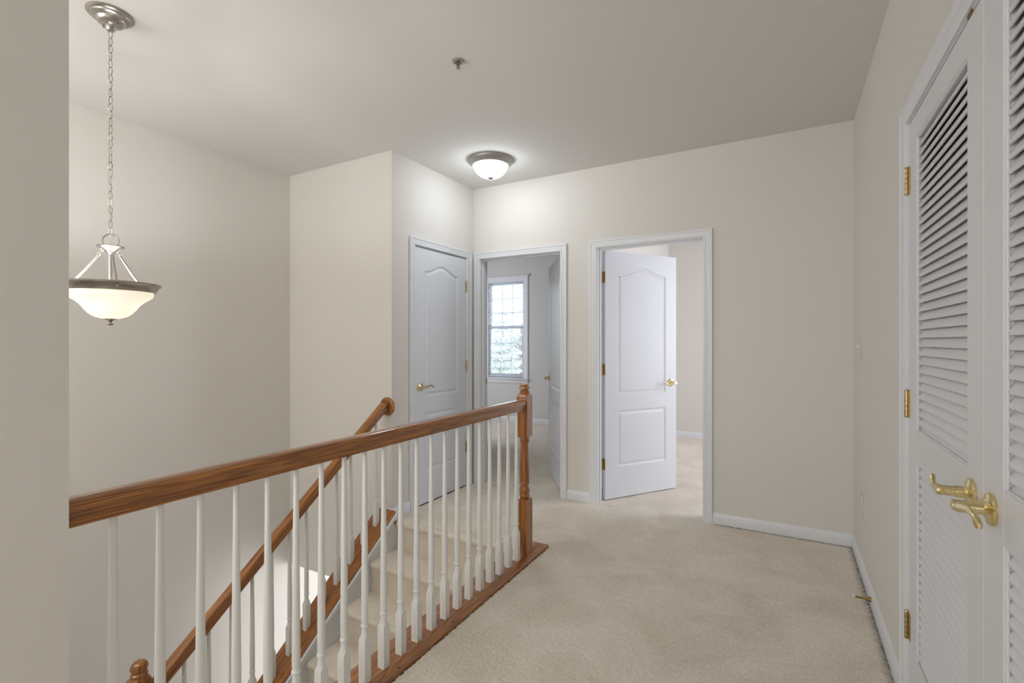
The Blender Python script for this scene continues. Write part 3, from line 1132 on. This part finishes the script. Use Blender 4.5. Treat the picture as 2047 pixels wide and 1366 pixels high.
b.lathe([(0.151, zr_ - 0.030), (0.1505, zr_ - 0.045), (0.146, zr_ - 0.056), (0.134, zr_ - 0.066), (0.116, zr_ - 0.078), (0.100, zr_ - 0.094), (0.088, zr_ - 0.112), (0.075, zr_ - 0.128), (0.058, zr_ - 0.141), (0.036, zr_ - 0.149), (0.0, zr_ - 0.152),
         (0.0, zr_ - 0.147), (0.034, zr_ - 0.144), (0.055, zr_ - 0.136), (0.071, zr_ - 0.124), (0.084, zr_ - 0.108), (0.096, zr_ - 0.090), (0.112, zr_ - 0.074), (0.130, zr_ - 0.062), (0.142, zr_ - 0.053), (0.146, zr_ - 0.030), (0.151, zr_ - 0.030)], 72, caps=False)
b.build('glass_bowl', M['bowl_warm'], pen)
b = MB()
b.lathe([(0, zr_ - 0.150), (0.021, zr_ - 0.151), (0.019, zr_ - 0.155), (0.008, zr_ - 0.159), (0.006, zr_ - 0.163), (0.010, zr_ - 0.167), (0.011, zr_ - 0.172), (0.008, zr_ - 0.178), (0, zr_ - 0.180)], 24)
b.build('finial', M['nickel'], pen)
for k in range(3):
    a = k * 2 * PI / 3 + 1.0
    b = MB()
    b.lathe([(0, -0.022), (0.010, -0.020), (0.018, -0.010), (0.019, 0.0), (0.015, 0.010), (0.008, 0.018), (0, 0.020)], 20)
    b.build('light_bulb', M['bulb'], pen, loc=(0.062 * math.cos(a), 0.062 * math.sin(a), zr_ - 0.055))

# ------------------------------------------------------------------ flush ceiling light
FC = (-1.99, 3.20)
fl = tag(empty('ceiling_light', (FC[0], FC[1], H)), 'flush nickel ceiling light with glowing white glass dome over the bedroom doors', 'light fixture')
b = MB()
b.lathe([(0, 0), (0.173, 0), (0.174, -0.010), (0.170, -0.018), (0.160, -0.030), (0.148, -0.042), (0.139, -0.048), (0.133, -0.046), (0.133, -0.030), (0, -0.020)], 64)
b.build('pan', M['nickel_paint'], fl)
b = MB()
b.lathe([(0.1325, -0.040), (0.130, -0.055), (0.122, -0.076), (0.108, -0.097), (0.088, -0.115), (0.062, -0.128), (0.034, -0.136), (0.0, -0.138)], 64, caps=False)
b.build('glass_dome', M['bowl_hot'], fl)
b = MB()
b.lathe([(0, -0.134), (0.024, -0.136), (0.022, -0.141), (0.012, -0.147), (0.006, -0.150), (0.005, -0.155), (0.0065, -0.159), (0.004, -0.164), (0, -0.165)], 24)
b.build('finial', M['nickel_paint'], fl)

# ------------------------------------------------------------------ sprinkler head
sp = tag(empty('fire_sprinkler', (-1.428, 1.992, H)), 'small white and copper fire sprinkler head on the bare ceiling', 'sprinkler')
b = MB()
b.lathe([(0, 0), (0.031, 0), (0.0305, -0.004), (0.025, -0.007), (0.017, -0.006), (0.015, -0.002), (0, -0.002)], 32)
b.build('escutcheon', M['nickel_paint'], sp)
b = MB()
b.lathe([(0, -0.002), (0.009, -0.002), (0.009, -0.009), (0, -0.009)], 16)
b.tube([(0.008, 0, -0.008), (0.009, 0, -0.020), (0.003, 0, -0.032)], 0.0022, 8)
b.tube([(-0.008, 0, -0.008), (-0.009, 0, -0.020), (-0.003, 0, -0.032)], 0.0022, 8)
b.lathe([(0, -0.031), (0.006, -0.031), (0.012, -0.0345), (0.012, -0.036), (0, -0.036)], 20)
b.build('frame_arms', M['nickel'], sp)
b = MB()
b.box(-0.0025, 0.0025, -0.004, 0.004, -0.029, -0.008, 0.0008)
b.build('fusible_link', M['copper'], sp)

# ------------------------------------------------------------------ plates and door stop on the right wall
sw = tag(empty('light_switch', (RX, 3.457, 1.272)), 'ivory light switch plate on the right wall', 'switch')
b = MB()
b.box(-0.006, 0, -0.036, 0.036, -0.058, 0.058, 0.0025)
b.build('cover_plate', M['plate'], sw)
b = MB()
b.T = Matrix.Rotation(math.radians(18), 4, 'Y')
b.box(-0.016, 0.0, -0.005, 0.005, -0.011, 0.011, 0.0015)
b.build('toggle', M['plate'], sw)
ou = tag(empty('power_outlet', (RX, 3.345, 0.385)), 'ivory power outlet plate low on the right wall', 'outlet')
b = MB()
b.box(-0.006, 0, -0.036, 0.036, -0.058, 0.058, 0.0025)
b.build('cover_plate', M['plate'], ou)
for z in (0.021, -0.021):
    b = MB()
    b.box(-0.0085, 0, -0.017, 0.017, z - 0.014, z + 0.014, 0.003)
    so = b.build('socket', M['plate'], ou)
    s = MB()
    s.box(-0.0088, -0.006, -0.008, -0.0062, z - 0.004, z + 0.005)
    s.box(-0.0088, -0.006, 0.0062, 0.008, z - 0.004, z + 0.005)
    s.build('slots', M['dark'], so)
ds = tag(empty('door_stop', (RX - 0.0125, 2.93, 0.046)), 'bronze door stop with white rubber tip on the right baseboard', 'door stop')
b = MB()
b.T = Matrix.Rotation(-PI / 2, 4, 'Y')
b.lathe([(0, 0), (0.012, 0), (0.012, 0.003), (0.0085, 0.010), (0.0058, 0.022), (0.0048, 0.030), (0.0048, 0.066), (0, 0.066)], 20)
b.build('rod', M['brass_old'], ds)
b = MB()
b.T = Matrix.Rotation(-PI / 2, 4, 'Y')
b.lathe([(0, 0.063), (0.0065, 0.063), (0.0068, 0.074), (0.005, 0.078), (0, 0.079)], 18)
b.build('rubber_tip', M['rubber'], ds)

# ------------------------------------------------------------------ bedroom window, blind and what lies outside
win = struct(empty('window_1', ((WX0 + WX1) / 2, FY, WZ0)), 'white double hung window with grilles in the left bedroom', 'window')
ww, wh = (WX1 - WX0) / 2, WZ1 - WZ0
b = MB()
c_ = [(0.0, 0.0), (0.0, 0.010), (0.020, 0.013), (0.044, 0.017), (0.060, 0.017), (0.060, 0.0)]
nodes = [((-ww, 0.0), (-1, 0)), ((-ww, wh), (-1, 1)), ((ww, wh), (1, 1)), ((ww, 0.0), (1, 0))]
b.loops([[(n_[0] + o_[0] * u, -d, n_[1] + o_[1] * u) for u, d in c_] for n_, o_ in nodes])
b.build('casing', M['trim'], win, smooth=25)
b = MB()
b.box(-ww - 0.075, ww + 0.075, -0.045, 0.06, -0.022, 0.0, 0.004)
b.box(-ww - 0.06, ww + 0.06, -0.016, 0, -0.085, -0.022, 0.003)
b.build('sill', M['trim'], win)
b = MB()
for q in ((-ww, -ww + 0.03, 0.0, 0.10, 0, wh), (ww - 0.03, ww, 0.0, 0.10, 0, wh), (-ww + 0.03, ww - 0.03, 0.0, 0.10, wh - 0.03, wh), (-ww + 0.03, ww - 0.03, 0.02, 0.10, 0, 0.03)):
    b.box(*q)
b.build('frame', M['vinyl'], win, smooth=0)
mid = wh * 0.515
for nm, z0, z1, yy in (('upper_sash', mid - 0.02, wh - 0.03, 0.075), ('lower_sash', 0.03, mid + 0.025, 0.050)):
    b = MB()
    x0, x1 = -ww + 0.03, ww - 0.03
    f = 0.038
    b.box(x0, x0 + f, yy - 0.012, yy + 0.012, z0, z1)
    b.box(x1 - f, x1, yy - 0.012, yy + 0.012, z0, z1)
    b.box(x0 + f, x1 - f, yy - 0.012, yy + 0.012, z0, z0 + f)
    b.box(x0 + f, x1 - f, yy - 0.012, yy + 0.012, z1 - f, z1)
    for k in (1, 2):
        xm = x0 + f + (x1 - x0 - 2 * f) * k / 3
        zm = z0 + f + (z1 - z0 - 2 * f) * k / 3
        b.box(xm - 0.008, xm + 0.008, yy - 0.006, yy + 0.006, z0 + f, z1 - f)
        b.box(x0 + f, x1 - f, yy - 0.006, yy + 0.006, zm - 0.008, zm + 0.008)
    sash = b.build(nm, M['vinyl'], win, smooth=0)
    b = MB()
    b.box(x0 + f, x1 - f, yy - 0.0015, yy + 0.0015, z0 + f, z1 - f)
    b.build('pane', M['glass'], sash, smooth=0)
bl = tag(empty('window_blind', ((WX0 + WX1) / 2, FY + 0.02, WZ0)), 'white slatted blind lowered over the left bedroom window', 'blind')
b = MB()
b.box(-ww + 0.006, ww - 0.006, -0.018, 0.018, wh - 0.040, wh - 0.006, 0.002)
b.build('headrail', M['blind'], bl)
b = MB()
ns = 68
for k in range(ns):
    zc = 0.045 + (wh - 0.10) * k / (ns - 1)
    a = math.radians(-30)
    w = 0.0125
    b.prism([(-w * math.cos(a), zc - w * math.sin(a)), (0, zc + 0.0018), (w * math.cos(a), zc + w * math.sin(a)), (0, zc + 0.0008)], 0, -ww + 0.010, ww - 0.010)
b.build('slats', M['blind'], bl, smooth=0)
b = MB()
b.box(-ww + 0.008, ww - 0.008, -0.012, 0.012, 0.010, 0.028, 0.003)
b.build('bottom_rail', M['blind'], bl)
b = MB()
b.tube([(-ww + 0.07, -0.022, wh - 0.05), (-ww + 0.068, -0.022, wh - 0.80)], 0.004, 8)
b.build('tilt_wand', M['plate'], bl)
hk = tag(MB().box(-0.008, 0.008, -0.022, 0.0, -0.018, 0.018, 0.003).build('curtain_bracket', M['nickel'], loc=(WX1 + 0.082, FY, WZ1 + 0.055)), 'small grey curtain rod bracket at the top right corner of the bedroom window', 'bracket')

gz = -2.6
b = MB()
b.box(-60, 40, FY + 1.0, 90, gz - 0.2, gz)
struct(b.build('ground', M['grass'], smooth=0), 'lawn outside behind the house', 'lawn')


def conifer(name, x, y, h, r, m, label, seed):
    rnd = random.Random(seed)
    root = tag(empty(name, (x, y, gz)), label, 'tree', 'trees outside the bedroom window')
    b = MB()
    b.tube([(0, 0, 0), (0, 0, h * 0.5), (0, 0, h * 0.97)], [0.16, 0.09, 0.02], 10)
    b.build('trunk', M['bark'], root)
    b = MB()
    tiers = 16
    for t in range(tiers):
        u = t / (tiers - 1)
        zc = h * (0.12 + 0.86 * u)
        rr = r * (1 - u) ** 0.85 + 0.08
        nb = max(6, int(18 * (1 - u) + 6))
        for k in range(nb):
            a = 2 * PI * k / nb + rnd.random() * 0.5
            l = rr * (0.75 + 0.4 * rnd.random())
            d = Vector((math.cos(a), math.sin(a), -0.25 - 0.2 * rnd.random()))
            s = Vector((-math.sin(a), math.cos(a), 0))
            p = Vector((0, 0, zc))
            w = 0.16 * l + 0.05
            tip = p + d * l
            mid_ = p + d * (l * 0.55)
            vs = [b.v(p), b.v(mid_ + s * w), b.v(tip), b.v(mid_ - s * w), b.v(mid_ + Vector((0, 0, 0.10 * l + 0.04)))]
            for f in ((0, 1, 4), (1, 2, 4), (2, 3, 4), (3, 0, 4), (0, 3, 2), (0, 2, 1)):
                b.bm.faces.new([vs[i] for i in f])
    b.build('foliage', m, root, smooth=0)
    return root


conifer('conifer_tree', -10.0, 17.0, 5.5, 1.6, M['conifer'], 'taller of the two pale green conifers beyond the bedroom window', 1)
conifer('conifer_tree', -7.0, 13.0, 4.5, 1.2, M['conifer'], 'shorter of the two pale green conifers, nearer the house beyond the bedroom window', 2)


def bush_row(x0, x1, y, h, seed):
    rnd = random.Random(seed)
    b = MB()
    for k in range(110):
        x = x0 + (x1 - x0) * rnd.random()
        hh = h * (0.7 + 0.4 * rnd.random())
        for s in range(7):
            c = (x + rnd.uniform(-0.5, 0.5), y + rnd.uniform(-0.6, 0.6), hh * (0.15 + 0.8 * rnd.random()))
            q = rnd.uniform(0.35, 0.6)
            bmesh.ops.create_icosphere(b.bm, subdivisions=1, radius=q, matrix=Matrix.Translation(c))
    return b


hd = bush_row(-19, -3, 0, 4.2, 5).build('hedge', M['shrub'], smooth=60, loc=(0, 22.5, gz))
tag(hd, 'dense green hedge below the sky outside the bedroom window', 'hedge')
